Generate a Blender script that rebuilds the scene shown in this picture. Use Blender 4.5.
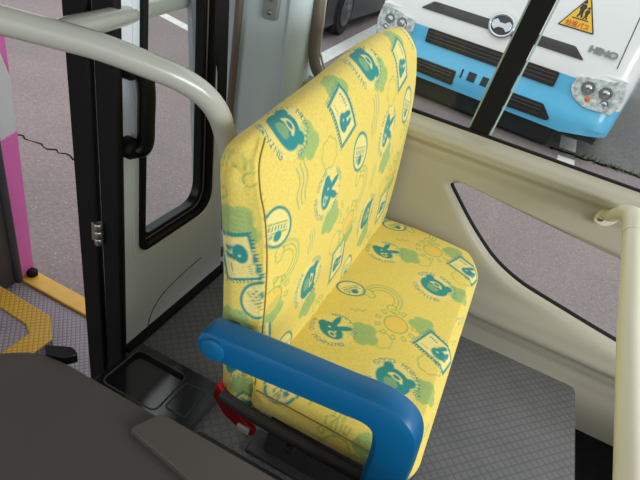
import bpy, bmesh, math, random
import numpy as np
from mathutils import Vector, Matrix

random.seed(3)
for o in list(bpy.data.objects):
    bpy.data.objects.remove(o, do_unlink=True)
S = bpy.context.scene
COL = S.collection
PI = math.pi

# ------------------------------------------------------------------ camera, sky, light, exposure
cam_data = bpy.data.cameras.new('camera')
cam_data.sensor_width = 36.0
cam_data.sensor_fit = 'HORIZONTAL'
cam_data.lens = 36.0 * 500.0 / 640.0
cam_data.clip_start = 0.02
cam_data.clip_end = 200
cam = bpy.data.objects.new('camera', cam_data)
COL.objects.link(cam)
RX = ((0.88857943, 0.39131671, -0.23936963),
      (0.41052627, -0.44553238, 0.79559354),
      (0.20468213, -0.80521558, -0.5565367))       # world axes in camera terms (right, down, forward)
M = Matrix([[r[0], -r[1], -r[2], 0] for r in RX] + [[0, 0, 0, 1]])
M.translation = (0, 0, 1.16)
cam.matrix_world = M
S.camera = cam

world = bpy.data.worlds.new('overcast_sky')
S.world = world
world.use_nodes = True
wn = world.node_tree
bg = wn.nodes['Background']
tc = wn.nodes.new('ShaderNodeTexCoord')
sx = wn.nodes.new('ShaderNodeSeparateXYZ')
rp = wn.nodes.new('ShaderNodeValToRGB')
wn.links.new(tc.outputs['Generated'], sx.inputs[0])
wn.links.new(sx.outputs['Z'], rp.inputs[0])
wn.links.new(rp.outputs[0], bg.inputs[0])
rp.color_ramp.elements[0].color = (0.62, 0.66, 0.68, 1)
rp.color_ramp.elements[1].color = (0.95, 0.98, 1.0, 1)
bg.inputs[1].default_value = 1.55


def area_light(name, loc, target, size, power, color=(1, 1, 1)):
    d = bpy.data.lights.new(name, 'AREA')
    d.shape = 'RECTANGLE'
    d.size, d.size_y = size
    d.energy = power
    d.color = color
    o = bpy.data.objects.new(name, d)
    o.location = loc
    o.rotation_euler = (Vector(target) - Vector(loc)).to_track_quat('-Z', 'Y').to_euler()
    COL.objects.link(o)
    return o


# added area lamp standing in for daylight through windscreen and driver's side windows
area_light('windscreen_fill', (2.7, -0.1, 1.45), (-0.6, 0.75, 0.3), (2.0, 1.0), 62, (0.97, 0.99, 1.0))

S.view_settings.view_transform = 'Standard'
S.view_settings.look = 'None'
S.view_settings.exposure = 0.0
S.view_settings.gamma = 1.0
S.view_settings.use_curve_mapping = False


# ------------------------------------------------------------------ materials
def srgb(c):
    return tuple((x / 255 / 12.92) if x / 255 <= 0.04045 else ((x / 255 + 0.055) / 1.055) ** 2.4 for x in c)


def mat(name, rgb, rough=0.5, metal=0.0, noise=0.0, nscale=30.0, bump=0.0, bscale=200.0, spec=0.5, coat=0.0):
    m = bpy.data.materials.new(name)
    m.use_nodes = True
    nt = m.node_tree
    b = nt.nodes['Principled BSDF']
    c = srgb(rgb)
    b.inputs['Base Color'].default_value = (*c, 1)
    b.inputs['Roughness'].default_value = rough
    b.inputs['Metallic'].default_value = metal
    b.inputs['Specular IOR Level'].default_value = spec
    b.inputs['Coat Weight'].default_value = coat
    t = nt.nodes.new('ShaderNodeTexCoord')
    if noise > 0:
        n = nt.nodes.new('ShaderNodeTexNoise')
        n.inputs['Scale'].default_value = nscale
        n.inputs['Detail'].default_value = 5
        r = nt.nodes.new('ShaderNodeValToRGB')
        r.color_ramp.elements[0].position = 0.3
        r.color_ramp.elements[1].position = 0.7
        r.color_ramp.elements[0].color = (*[x * (1 - noise) for x in c], 1)
        r.color_ramp.elements[1].color = (*[min(1, x * (1 + noise)) for x in c], 1)
        nt.links.new(t.outputs['Object'], n.inputs['Vector'])
        nt.links.new(n.outputs['Fac'], r.inputs[0])
        nt.links.new(r.outputs[0], b.inputs['Base Color'])
    if bump > 0:
        n2 = nt.nodes.new('ShaderNodeTexNoise')
        n2.inputs['Scale'].default_value = bscale
        n2.inputs['Detail'].default_value = 3
        bp = nt.nodes.new('ShaderNodeBump')
        bp.inputs['Strength'].default_value = bump
        bp.inputs['Distance'].default_value = 0.002
        nt.links.new(t.outputs['Object'], n2.inputs['Vector'])
        nt.links.new(n2.outputs['Fac'], bp.inputs['Height'])
        nt.links.new(bp.outputs[0], b.inputs['Normal'])
    return m


def diamond_mat(name, rgb, rgb2, scale, rough, bump=0.4, metal=0.0):
    """Sheet floor with a quilted diamond pattern: two crossed bands."""
    m = bpy.data.materials.new(name)
    m.use_nodes = True
    nt = m.node_tree
    b = nt.nodes['Principled BSDF']
    b.inputs['Roughness'].default_value = rough
    b.inputs['Metallic'].default_value = metal
    t = nt.nodes.new('ShaderNodeTexCoord')
    mx = []
    for ang in (PI / 4, -PI / 4):
        mp = nt.nodes.new('ShaderNodeMapping')
        mp.inputs['Rotation'].default_value = (0, 0, ang)
        w = nt.nodes.new('ShaderNodeTexWave')
        w.inputs['Scale'].default_value = scale
        w.inputs['Distortion'].default_value = 0
        nt.links.new(t.outputs['Object'], mp.inputs[0])
        nt.links.new(mp.outputs[0], w.inputs['Vector'])
        mx.append(w)
    mm = nt.nodes.new('ShaderNodeMath')
    mm.operation = 'MINIMUM'
    nt.links.new(mx[0].outputs['Fac'], mm.inputs[0])
    nt.links.new(mx[1].outputs['Fac'], mm.inputs[1])
    r = nt.nodes.new('ShaderNodeValToRGB')
    r.color_ramp.elements[0].position = 0.02
    r.color_ramp.elements[1].position = 0.25
    r.color_ramp.elements[0].color = (*srgb(rgb2), 1)
    r.color_ramp.elements[1].color = (*srgb(rgb), 1)
    nt.links.new(mm.outputs[0], r.inputs[0])
    n = nt.nodes.new('ShaderNodeTexNoise')
    n.inputs['Scale'].default_value = 9
    n.inputs['Detail'].default_value = 4
    mixc = nt.nodes.new('ShaderNodeMix')
    mixc.data_type = 'RGBA'
    mixc.blend_type = 'OVERLAY'
    mixc.inputs[0].default_value = 0.25
    nt.links.new(t.outputs['Object'], n.inputs['Vector'])
    nt.links.new(r.outputs[0], mixc.inputs[6])
    nt.links.new(n.outputs['Fac'], mixc.inputs[7])
    nt.links.new(mixc.outputs[2], b.inputs['Base Color'])
    bp = nt.nodes.new('ShaderNodeBump')
    bp.inputs['Strength'].default_value = bump
    bp.inputs['Distance'].default_value = 0.002
    nt.links.new(mm.outputs[0], bp.inputs['Height'])
    nt.links.new(bp.outputs[0], b.inputs['Normal'])
    return m


def glass_mat(name, tint=(0.95, 0.97, 0.96), refl=0.015):
    m = bpy.data.materials.new(name)
    m.use_nodes = True
    nt = m.node_tree
    nt.nodes.remove(nt.nodes['Principled BSDF'])
    tr = nt.nodes.new('ShaderNodeBsdfTransparent')
    tr.inputs[0].default_value = (*tint, 1)
    gl = nt.nodes.new('ShaderNodeBsdfGlossy')
    gl.inputs['Roughness'].default_value = 0.02
    mx = nt.nodes.new('ShaderNodeMixShader')
    mx.inputs[0].default_value = refl
    nt.links.new(tr.outputs[0], mx.inputs[1])
    nt.links.new(gl.outputs[0], mx.inputs[2])
    nt.links.new(mx.outputs[0], nt.nodes['Material Output'].inputs[0])
    return m


def fabric_mat(name):
    m = bpy.data.materials.new(name)
    m.use_nodes = True
    nt = m.node_tree
    b = nt.nodes['Principled BSDF']
    b.inputs['Roughness'].default_value = 0.85
    b.inputs['Specular IOR Level'].default_value = 0.2
    b.inputs['Sheen Weight'].default_value = 0.15
    a = nt.nodes.new('ShaderNodeAttribute')
    a.attribute_name = 'print'
    t = nt.nodes.new('ShaderNodeTexCoord')
    v = nt.nodes.new('ShaderNodeTexVoronoi')
    v.inputs['Scale'].default_value = 210
    nt.links.new(t.outputs['Object'], v.inputs['Vector'])
    r = nt.nodes.new('ShaderNodeValToRGB')
    r.color_ramp.elements[0].color = (1.03, 1.03, 1.03, 1)
    r.color_ramp.elements[1].position = 0.8
    r.color_ramp.elements[1].color = (0.92, 0.90, 0.87, 1)
    mx = nt.nodes.new('ShaderNodeMix')
    mx.data_type = 'RGBA'
    mx.blend_type = 'MULTIPLY'
    mx.inputs[0].default_value = 1
    nt.links.new(v.outputs['Distance'], r.inputs[0])
    nt.links.new(a.outputs['Color'], mx.inputs[6])
    nt.links.new(r.outputs[0], mx.inputs[7])
    nt.links.new(mx.outputs[2], b.inputs['Base Color'])
    bp = nt.nodes.new('ShaderNodeBump')
    bp.inputs['Strength'].default_value = 0.35
    bp.inputs['Distance'].default_value = 0.0015
    bp.invert = True
    nt.links.new(v.outputs['Distance'], bp.inputs['Height'])
    nt.links.new(bp.outputs[0], b.inputs['Normal'])
    return m


def ground_mat():
    m = bpy.data.materials.new('asphalt')
    m.use_nodes = True
    nt = m.node_tree
    b = nt.nodes['Principled BSDF']
    b.inputs['Roughness'].default_value = 0.9
    t = nt.nodes.new('ShaderNodeTexCoord')
    n1 = nt.nodes.new('ShaderNodeTexNoise')
    n1.inputs['Scale'].default_value = 55
    n1.inputs['Detail'].default_value = 6
    n1.inputs['Roughness'].default_value = 0.75
    n2 = nt.nodes.new('ShaderNodeTexNoise')
    n2.inputs['Scale'].default_value = 0.9
    n2.inputs['Detail'].default_value = 3
    vo = nt.nodes.new('ShaderNodeTexVoronoi')
    vo.inputs['Scale'].default_value = 42
    for q in (n1, n2, vo):
        nt.links.new(t.outputs['Object'], q.inputs['Vector'])
    r = nt.nodes.new('ShaderNodeValToRGB')
    r.color_ramp.elements[0].position = 0.25
    r.color_ramp.elements[1].position = 0.78
    r.color_ramp.elements[0].color = (*srgb((118, 105, 104)), 1)
    r.color_ramp.elements[1].color = (*srgb((162, 149, 148)), 1)
    nt.links.new(n1.outputs['Fac'], r.inputs[0])
    r2 = nt.nodes.new('ShaderNodeValToRGB')
    r2.color_ramp.elements[0].position = 0.35
    r2.color_ramp.elements[1].position = 0.7
    r2.color_ramp.elements[0].color = (0.86, 0.86, 0.88, 1)
    r2.color_ramp.elements[1].color = (1.08, 1.0, 1.02, 1)
    nt.links.new(n2.outputs['Fac'], r2.inputs[0])
    mx = nt.nodes.new('ShaderNodeMix')
    mx.data_type = 'RGBA'
    mx.blend_type = 'MULTIPLY'
    mx.inputs[0].default_value = 1
    nt.links.new(r.outputs[0], mx.inputs[6])
    nt.links.new(r2.outputs[0], mx.inputs[7])
    r3 = nt.nodes.new('ShaderNodeValToRGB')          # pale grit
    r3.color_ramp.elements[0].position = 0.07
    r3.color_ramp.elements[1].position = 0.17
    r3.color_ramp.elements[0].color = (1, 1, 1, 1)
    r3.color_ramp.elements[1].color = (0, 0, 0, 1)
    nt.links.new(vo.outputs['Distance'], r3.inputs[0])
    mx2 = nt.nodes.new('ShaderNodeMix')
    mx2.data_type = 'RGBA'
    nt.links.new(r3.outputs[0], mx2.inputs[0])
    nt.links.new(mx.outputs[2], mx2.inputs[6])
    mx2.inputs[7].default_value = (*srgb((188, 182, 180)), 1)
    nt.links.new(mx2.outputs[2], b.inputs['Base Color'])
    bp = nt.nodes.new('ShaderNodeBump')
    bp.inputs['Strength'].default_value = 0.4
    bp.inputs['Distance'].default_value = 0.005
    nt.links.new(n1.outputs['Fac'], bp.inputs['Height'])
    nt.links.new(bp.outputs[0], b.inputs['Normal'])
    return m


MT = dict(
    fabric=fabric_mat('printed_seat_fabric'),
    fabric_plain=mat('seat_piping', (150, 120, 50), 0.8),
    blue=mat('blue_armrest_plastic', (6, 100, 152), 0.34, bump=0.06, bscale=600),
    blue_cap=mat('blue_cap_plastic', (8, 104, 152), 0.42),
    black=mat('black_rubber', (7, 7, 8), 0.6, spec=0.25),
    gloss_black=mat('black_gloss_plastic', (8, 8, 9), 0.3, spec=0.35),
    cream=mat('cream_wall_plastic', (176, 171, 152), 0.5, bump=0.05, bscale=500),
    rail=mat('grey_painted_rail', (176, 178, 168), 0.22, spec=0.6, coat=0.3),
    cream_rail=mat('cream_grab_rail', (222, 216, 192), 0.3),
    door=mat('grey_door_panel', (222, 231, 238), 0.42),
    pillar=mat('pale_blue_grey_paint', (212, 230, 234), 0.28),
    brown=mat('brown_grey_trim', (112, 102, 92), 0.5),
    floor=diamond_mat('diamond_floor_sheet', (112, 112, 113), (96, 96, 97), 15, 0.5, 0.2),
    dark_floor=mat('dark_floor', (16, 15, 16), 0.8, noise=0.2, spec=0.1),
    cover=mat('engine_cover_vinyl', (70, 65, 62), 0.55, noise=0.06, nscale=12, bump=0.35, bscale=260),
    cover_plain=mat('engine_cover_trim', (80, 75, 70), 0.45, bump=0.08, bscale=500),
    tray=mat('black_tray_plastic', (26, 28, 32), 0.14, spec=0.9),
    steel=mat('brushed_steel', (170, 168, 160), 0.3, 0.9),
    seat_frame=mat('dark_grey_seat_frame', (66, 64, 66), 0.4),
    red=mat('red_plastic', (170, 22, 30), 0.4),
    white=mat('white_plastic', (225, 225, 222), 0.4),
    step=diamond_mat('step_tread_plate', (168, 156, 164), (128, 116, 124), 22, 0.45, 0.6),
    yellow=diamond_mat('yellow_step_edge', (226, 178, 62), (190, 140, 40), 22, 0.45, 0.4),
    yellow_plain=mat('yellow_sill_strip', (236, 182, 64), 0.4, noise=0.06),
    pink=mat('pink_paint', (255, 128, 205), 0.3, coat=0.3),
    wpaint=mat('white_paint', (238, 238, 240), 0.25, coat=0.4),
    grey_dark=mat('dark_grey_panel', (76, 68, 66), 0.6),
    ground=ground_mat(),
    asphalt_grey=mat('dark_asphalt', (108, 106, 104), 0.9, noise=0.25, nscale=24, bump=0.3, bscale=60),
    dark_mat=mat('dark_brown_mat', (50, 44, 42), 0.6),
    line=mat('white_road_paint', (225, 225, 222), 0.8, noise=0.12, nscale=14),
    glass=glass_mat('window_glass'),
    glass_edge=mat('glass_edge', (190, 214, 206), 0.3),
    bus_white=mat('bus_white_paint', (240, 240, 238), 0.25, coat=0.5),
    bus_blue=mat('bus_blue_paint', (92, 190, 232), 0.3, coat=0.5),
    grille=mat('grille_black', (28, 27, 25), 0.4),
    garnish=mat('dark_garnish', (58, 56, 54), 0.3),
    chrome=mat('chrome', (205, 208, 212), 0.12, 1.0),
    lamp=mat('headlamp_reflector', (214, 218, 224), 0.1, 0.0, noise=0.5, nscale=26, bump=0.8, bscale=22),
    orange=mat('orange_lens', (236, 130, 60), 0.3),
    letter=mat('grey_chrome_letters', (150, 152, 154), 0.3, 0.6),
    sign_y=mat('sign_yellow', (250, 196, 40), 0.5),
    sign_k=mat('sign_black', (40, 34, 28), 0.5),
    sign_o=mat('sign_orange', (214, 104, 30), 0.5),
    car=mat('dark_car_paint', (34, 36, 42), 0.3, coat=0.4),
    tyre=mat('tyre_rubber', (24, 24, 25), 0.8),
    wheel=mat('wheel_grey', (112, 112, 112), 0.4, 0.4),
    weed=mat('weed_green', (84, 104, 58), 0.8),
    plate=mat('bracket_grey', (150, 156, 154), 0.4, 0.3),
)


# ------------------------------------------------------------------ mesh helpers
class MB:
    def __init__(self):
        self.v, self.f = [], []

    def add(self, vs, fs):
        b = len(self.v)
        self.v += [tuple(p) for p in vs]
        self.f += [tuple(i + b for i in f) for f in fs]
        return self

    def box(self, lo, hi, mtx=None):
        x0, y0, z0 = lo
        x1, y1, z1 = hi
        vs = [Vector(p) for p in ((x0, y0, z0), (x1, y0, z0), (x1, y1, z0), (x0, y1, z0),
                                  (x0, y0, z1), (x1, y0, z1), (x1, y1, z1), (x0, y1, z1))]
        if mtx:
            vs = [mtx @ p for p in vs]
        return self.add(vs, [(0, 3, 2, 1), (4, 5, 6, 7), (0, 1, 5, 4), (1, 2, 6, 5), (2, 3, 7, 6), (3, 0, 4, 7)])

    def prism(self, poly, d0, d1, axis='z'):
        """Polygon extruded from d0 to d1 along an axis; poly gives the other two coordinates in order."""
        def P(a, b, d):
            return {'z': (a, b, d), 'y': (a, d, b), 'x': (d, a, b)}[axis]
        n = len(poly)
        vs = [P(a, b, d0) for a, b in poly] + [P(a, b, d1) for a, b in poly]
        fs = [tuple(range(n - 1, -1, -1)), tuple(range(n, 2 * n))]
        fs += [(i, (i + 1) % n, n + (i + 1) % n, n + i) for i in range(n)]
        return self.add(vs, fs)

    def ring_prism(self, outer, inner, d0, d1, axis='x'):
        """Frame between two loops with the same number of points."""
        def P(a, b, d):
            return {'z': (a, b, d), 'y': (a, d, b), 'x': (d, a, b)}[axis]
        n = len(outer)
        vs = [P(a, b, d) for d in (d0, d1) for lp in (outer, inner) for a, b in lp]
        fs = []
        for i in range(n):
            j = (i + 1) % n
            o0, o0j, i0, i0j = i, j, n + i, n + j
            o1, o1j, i1, i1j = 2 * n + i, 2 * n + j, 3 * n + i, 3 * n + j
            fs += [(o0, o0j, i0j, i0), (o1, i1, i1j, o1j), (o0, o1, o1j, o0j), (i0, i0j, i1j, i1)]
        return self.add(vs, fs)

    def tube(self, pts, r, segs=16, closed=False, caps=True, squash=None):
        pts = [Vector(p) for p in pts]
        n = len(pts)
        rs = r if isinstance(r, (list, tuple)) else [r] * n
        tang = []
        for i in range(n):
            a = pts[i - 1] if (i > 0 or closed) else pts[i]
            b = pts[(i + 1) % n] if (i < n - 1 or closed) else pts[i]
            tang.append((b - a).normalized())
        ref = Vector((0, 0, 1)) if abs(tang[0].z) < 0.9 else Vector((1, 0, 0))
        nrm = (ref - tang[0] * ref.dot(tang[0])).normalized()
        vs = []
        for i in range(n):
            if i:
                ax = tang[i - 1].cross(tang[i])
                if ax.length > 1e-9:
                    nrm = Matrix.Rotation(tang[i - 1].angle(tang[i]), 3, ax.normalized()) @ nrm
            bi = tang[i].cross(nrm)
            for k in range(segs):
                a = 2 * PI * k / segs
                vs.append(pts[i] + (nrm * math.cos(a) + bi * math.sin(a)) * rs[i])
        fs = []
        for i in range(n if closed else n - 1):
            j = (i + 1) % n
            for k in range(segs):
                l = (k + 1) % segs
                fs.append((i * segs + k, i * segs + l, j * segs + l, j * segs + k))
        if caps and not closed:
            fs.append(tuple(range(segs - 1, -1, -1)))
            fs.append(tuple((n - 1) * segs + k for k in range(segs)))
        return self.add(vs, fs)

    def lathe(self, prof, segs=24, mtx=None):
        """Profile of (radius, height) turned about local z."""
        mtx = mtx or Matrix.Identity(4)
        vs = [mtx @ Vector((r * math.cos(2 * PI * k / segs), r * math.sin(2 * PI * k / segs), h))
              for r, h in prof for k in range(segs)]
        fs = []
        for i in range(len(prof) - 1):
            for k in range(segs):
                l = (k + 1) % segs
                fs.append((i * segs + k, i * segs + l, (i + 1) * segs + l, (i + 1) * segs + k))
        fs.append(tuple(range(segs - 1, -1, -1)))
        fs.append(tuple((len(prof) - 1) * segs + k for k in range(segs)))
        return self.add(vs, fs)

    def build(self, name, m, parent=None, bevel=0.0, bsegs=2, smooth=True, angle=40):
        me = bpy.data.meshes.new(name)
        me.from_pydata(self.v, [], self.f)
        bm = bmesh.new()
        bm.from_mesh(me)
        bmesh.ops.remove_doubles(bm, verts=bm.verts, dist=1e-6)
        bmesh.ops.recalc_face_normals(bm, faces=bm.faces)
        bm.to_mesh(me)
        bm.free()
        me.materials.append(MT[m])
        o = bpy.data.objects.new(name, me)
        COL.objects.link(o)
        if parent:
            o.parent = parent
        if bevel:
            b = o.modifiers.new('bevel', 'BEVEL')
            b.width = bevel
            b.segments = bsegs
            b.limit_method = 'ANGLE'
            b.angle_limit = math.radians(35)
        if smooth:
            for p in me.polygons:
                p.use_smooth = True
            if hasattr(me, 'set_sharp_from_angle'):
                me.set_sharp_from_angle(angle=math.radians(angle))
        return o


def tag(o, label=None, cat=None, group=None, kind=None):
    if label:
        o['label'] = label
    if cat:
        o['category'] = cat
    if group:
        o['group'] = group
    if kind:
        o['kind'] = kind
    return o


def thing(name, loc, label, cat, rotz=0.0, group=None, kind=None):
    o = bpy.data.objects.new(name, None)
    o.empty_display_size = 0.05
    o.location = loc
    o.rotation_euler = (0, 0, rotz)
    COL.objects.link(o)
    return tag(o, label, cat, group, kind)


def hang(child, parent):
    """Parent a mesh built in world coordinates without moving it (parent is only translated)."""
    child.parent = parent
    child.matrix_parent_inverse = Matrix.Translation(-Vector(parent.location))
    return child


def smooth_path(pts, sub=8):
    P = [Vector(p) for p in pts]
    P = [2 * P[0] - P[1]] + P + [2 * P[-1] - P[-2]]
    out = []
    for i in range(1, len(P) - 2):
        p0, p1, p2, p3 = P[i - 1:i + 3]
        for k in range(sub):
            t = k / sub
            out.append(0.5 * ((2 * p1) + (p2 - p0) * t + (2 * p0 - 5 * p1 + 4 * p2 - p3) * t * t +
                              (3 * p1 - p0 - 3 * p2 + p3) * t ** 3))
    out.append(P[-2])
    return out


def round_poly(pts, r, n=6):
    """Round the corners of a 2D polygon; r may be one value or one per corner."""
    out = []
    N = len(pts)
    for i in range(N):
        p = Vector(pts[i]); a = Vector(pts[i - 1]); b = Vector(pts[(i + 1) % N])
        rr = r[i] if isinstance(r, (list, tuple)) else r
        da, db = (a - p), (b - p)
        d = min(rr, da.length * 0.49, db.length * 0.49)
        s, e = p + da.normalized() * d, p + db.normalized() * d
        for k in range(n + 1):
            t = k / n
            q = s * (1 - t) ** 2 + p * 2 * t * (1 - t) + e * t * t
            out.append((q.x, q.y))
    return out


def resample(loop, n):
    P = [Vector(p) for p in loop]
    L = [0]
    for i in range(len(P)):
        L.append(L[-1] + (P[(i + 1) % len(P)] - P[i]).length)
    out = []
    j = 0
    for k in range(n):
        s = L[-1] * k / n
        while L[j + 1] < s:
            j += 1
        t = (s - L[j]) / max(1e-9, L[j + 1] - L[j])
        q = P[j].lerp(P[(j + 1) % len(P)], t)
        out.append((q.x, q.y))
    return out


def text_mesh(name, body, size, m, mtx, parent=None, extrude=0.004, bold=0.0, align='LEFT'):
    cu = bpy.data.curves.new(name, 'FONT')
    cu.body = body
    cu.size = size
    cu.extrude = extrude
    cu.offset = bold
    cu.align_x = align
    t = bpy.data.objects.new(name + '_curve', cu)
    COL.objects.link(t)
    dg = bpy.context.evaluated_depsgraph_get()
    me = bpy.data.meshes.new_from_object(t.evaluated_get(dg))
    bpy.data.objects.remove(t, do_unlink=True)
    me.transform(mtx)
    me.materials.clear()
    me.materials.append(MT[m])
    o = bpy.data.objects.new(name, me)
    COL.objects.link(o)
    if parent:
        o.parent = parent
    return o


# ------------------------------------------------------------------ ground outside
GZ = -0.45
g = MB()
g.add([(-60, 1.3, GZ), (60, 1.3, GZ), (60, 90, GZ), (-60, 90, GZ), (-60, -10, GZ), (60, -10, GZ)], [(0, 1, 2, 3), (4, 5, 1, 0)])
ground = tag(g.build('ground', 'ground', smooth=False), 'pinkish grey asphalt yard', 'ground', kind='structure')


def strip(name, p, q, w, label, z=GZ + 0.004, m='line', cat='road marking', group=None):
    p, q = Vector(p), Vector(q)
    d = (q - p).normalized()
    s = Vector((-d.y, d.x)) * w / 2
    mb = MB()
    mb.prism([tuple(p + s), tuple(p - s), tuple(q - s), tuple(q + s)], GZ + 0.0005, z)
    return tag(mb.build(name, m, smooth=False), label, cat, group)


strip('parking_line', (-6.4, 6.11), (-3.0, 4.95), 0.15, 'white painted line on the asphalt seen above the door window', group=None)
strip('parking_line', (-2.27, 5.4), (-2.65, 9.9), 0.19, 'white painted line on the asphalt left of the parked bus')
strip('parking_line', (0.645, 4.72), (0.667, 5.33), 0.165, 'short white paint block under the blue bumper, the one nearer the wall')
strip('parking_line', (0.672, 5.60), (0.684, 6.05), 0.17, 'short white paint block under the blue bumper, the farther one')
# crack filled with weeds beside the right corner of the parked bus
cr = MB()
pts = []
for i in range(40):
    t = i / 39
    pts.append((0.50 + 2.3 * t, 5.47 + 0.10 * t + random.uniform(-.03, .03), GZ + 0.003))
cr.tube(pts, [random.uniform(.008, .02) for _ in pts], 5)
tag(cr.build('pavement_crack', 'dark_floor'), 'dark crack in the pavement right of the parked bus', 'crack', kind='structure')
cr = MB()
pts = [(-2.9 + .9 * i / 24, 2.03 + random.uniform(-.02, .02), GZ + .001) for i in range(25)]
cr.tube(pts, [random.uniform(.003, .008) for _ in pts], 5)
tag(cr.build('pavement_crack', 'dark_floor'), 'thin dark crack in the pavement by the entrance door', 'crack', kind='structure')
wd = MB()
for i in range(160):
    t = random.random() ** 0.8
    x, y = 0.60 + 2.2 * t + random.gauss(0, .03), 5.48 + 0.10 * t + random.gauss(0, .025)
    a = random.uniform(0, 2 * PI)
    h = random.uniform(.02, .07)
    w = .012
    dx, dy = math.cos(a) * w, math.sin(a) * w
    lx, ly = random.gauss(0, .03), random.gauss(0, .03)
    wd.add([(x - dx, y - dy, GZ), (x + dx, y + dy, GZ), (x + lx, y + ly, GZ + h)], [(0, 1, 2)])
tag(wd.build('weeds', 'weed', smooth=False), 'sparse green weeds growing along the pavement crack', 'weeds', kind='stuff')

ga_ = MB()
ga_.prism([(-2.2, 6.6), (-.4, 5.5), (.5, 5.47), (8, 5.8), (60, 8), (60, 80), (-12, 80)], GZ - .05, GZ + .0015)
tag(ga_.build('ground', 'asphalt_grey', smooth=False), 'darker grey asphalt under and beyond the white bus', 'ground', kind='structure')

# ------------------------------------------------------------------ bus shell: floor, steps, wall, windows, pillar
# raised floor with the diamond sheet
fl = MB()
fl.prism(round_poly([(-0.698, 0.36), (0.555, 0.36), (0.555, 1.47), (-0.698, 1.47)], [.001, .001, .03, .001], 5), -0.30, 0.0)
tag(fl.build('floor', 'floor', bevel=.004), 'dark grey raised floor with a diamond pattern', 'floor', kind='structure')
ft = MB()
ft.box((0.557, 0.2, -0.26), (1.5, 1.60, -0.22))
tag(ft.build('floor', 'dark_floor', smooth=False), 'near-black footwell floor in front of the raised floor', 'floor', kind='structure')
es = MB()
es.box((-1.7, 0.2, -0.36), (-0.70, 1.045, -0.302))
tag(es.build('floor', 'step', bevel=.003), 'lower entrance step of pinkish grey tread plate', 'step', kind='structure')
eu = MB()
eu.prism([(-1.7, .2), (-1.03, .2), (-1.045, .80), (-1.13, .868), (-1.7, .885)], -0.302, -0.2)
tag(eu.build('floor', 'step', bevel=.003), 'upper entrance step of worn tread plate', 'step', kind='structure')
ye = MB()
ye.prism([(-1.03, .30), (-1.045, .80), (-1.13, .868), (-1.7, .885), (-1.7, .825), (-1.16, .80), (-1.12, .775), (-1.105, .30)], -0.2, -0.193)
tag(ye.build('trim_1', 'yellow', bevel=.002), 'worn yellow tread edging along the upper entrance step', 'step edge', kind='structure')
ys = MB()
ys.box((-1.46, 1.005, -0.302), (-0.72, 1.075, -0.29))
tag(ys.build('trim_2', 'yellow_plain', bevel=.004), 'bright yellow sill strip at the outer edge of the entrance', 'sill strip', kind='structure')

ce = MB()
ce.box((-2.6, -1.0, 1.86), (2.0, 1.30, 1.90))
tag(ce.build('ceiling', 'cream', smooth=False), 'pale ceiling of the bus above the seats', 'ceiling', kind='structure')

fb = MB()
fb.box((1.45, -.9, -.22), (1.6, 1.42, .42))  # unseen block added to keep windscreen light off the lower wall and floor
tag(fb.build('shade_bulkhead', 'grey_dark', bevel=.01), 'unseen dark bulkhead added to shade the footwell', 'bulkhead', kind='structure')

km = MB()
km.prism(round_poly([(-.395, .42), (.30, .42), (.30, .665), (-.385, .665)], .01, 3), .0, .010)
tag(km.build('trim_5', 'dark_mat', bevel=.003), 'dark brown floor strip between the engine cover and the seat', 'floor strip', kind='structure')

# wall panel: rounded section in y-z, with the long low window cut out of it
WY = 1.46


def lerp_tab(tab, z):
    if z <= tab[0][0]:
        return tab[0][1]
    for (a, ya), (b, yb) in zip(tab, tab[1:]):
        if z <= b:
            t = (z - a) / (b - a)
            t = t * t * (3 - 2 * t)
            return ya + (yb - ya) * t
    return tab[-1][1]


WALL = [(-0.36, 1.56), (0.0, 1.468), (0.06, 1.462), (0.105, 1.448), (0.138, 1.428), (0.175, 1.434), (0.25, 1.450), (0.34, 1.458), (0.50, 1.462),
        (0.575, 1.462), (0.615, 1.452), (0.645, 1.43), (0.66, 1.425), (0.675, 1.435), (0.69, 1.466), (0.71, 1.485)]


def wall_y(x, z):
    return lerp_tab(WALL, z)


HOLE = round_poly([(-.060, .540), (.43, .492), (1.12, .42), (1.12, .13), (.50, .232), (.235, .281), (.13, .328), (.02, .415), (-.087, .520)],
                  [.014, .04, .04, .04, .05, .06, .05, .06, .022], 8)
NH = 260
hole = resample(HOLE, NH)
cx, cz = 0.42, 0.39


def ray_rect(px, pz, x0, x1, z0, z1):
    dx, dz = px - cx, pz - cz
    t = 1e9
    if dx > 1e-9: t = min(t, (x1 - cx) / dx)
    if dx < -1e-9: t = min(t, (x0 - cx) / dx)
    if dz > 1e-9: t = min(t, (z1 - cz) / dz)
    if dz < -1e-9: t = min(t, (z0 - cz) / dz)
    return cx + dx * t, cz + dz * t


X0, X1, Z0, Z1 = -0.86, 1.5, -0.34, 0.695
outer = [ray_rect(px, pz, X0, X1, Z0, Z1) for px, pz in hole]
# drop rectangle corners onto the nearest loop points
for cxn, czn in ((X0, Z0), (X0, Z1), (X1, Z0), (X1, Z1)):
    k = min(range(NH), key=lambda i: (outer[i][0] - cxn) ** 2 + (outer[i][1] - czn) ** 2)
    outer[k] = (cxn, czn)
K = 46
wm = MB()
vs = []
for k in range(K + 1):
    t = k / K
    for (hx, hz), (ox, oz) in zip(hole, outer):
        x, z = hx + (ox - hx) * t, hz + (oz - hz) * t
        d = math.hypot(x - hx, z - hz)
        soft = .010 * math.exp(-(d / .012) ** 2)              # the edge rolls into the window
        vs.append((x, wall_y(x, z) + soft, z))
base = len(vs)
for hx, hz in hole:
    vs.append((hx, WY + .026, hz))
fs = []
for k in range(K):
    for i in range(NH):
        j = (i + 1) % NH
        fs.append((k * NH + i, k * NH + j, (k + 1) * NH + j, (k + 1) * NH + i))
for i in range(NH):
    j = (i + 1) % NH
    fs.append((i, j, base + j, base + i))
wm.add(vs, fs)
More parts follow.
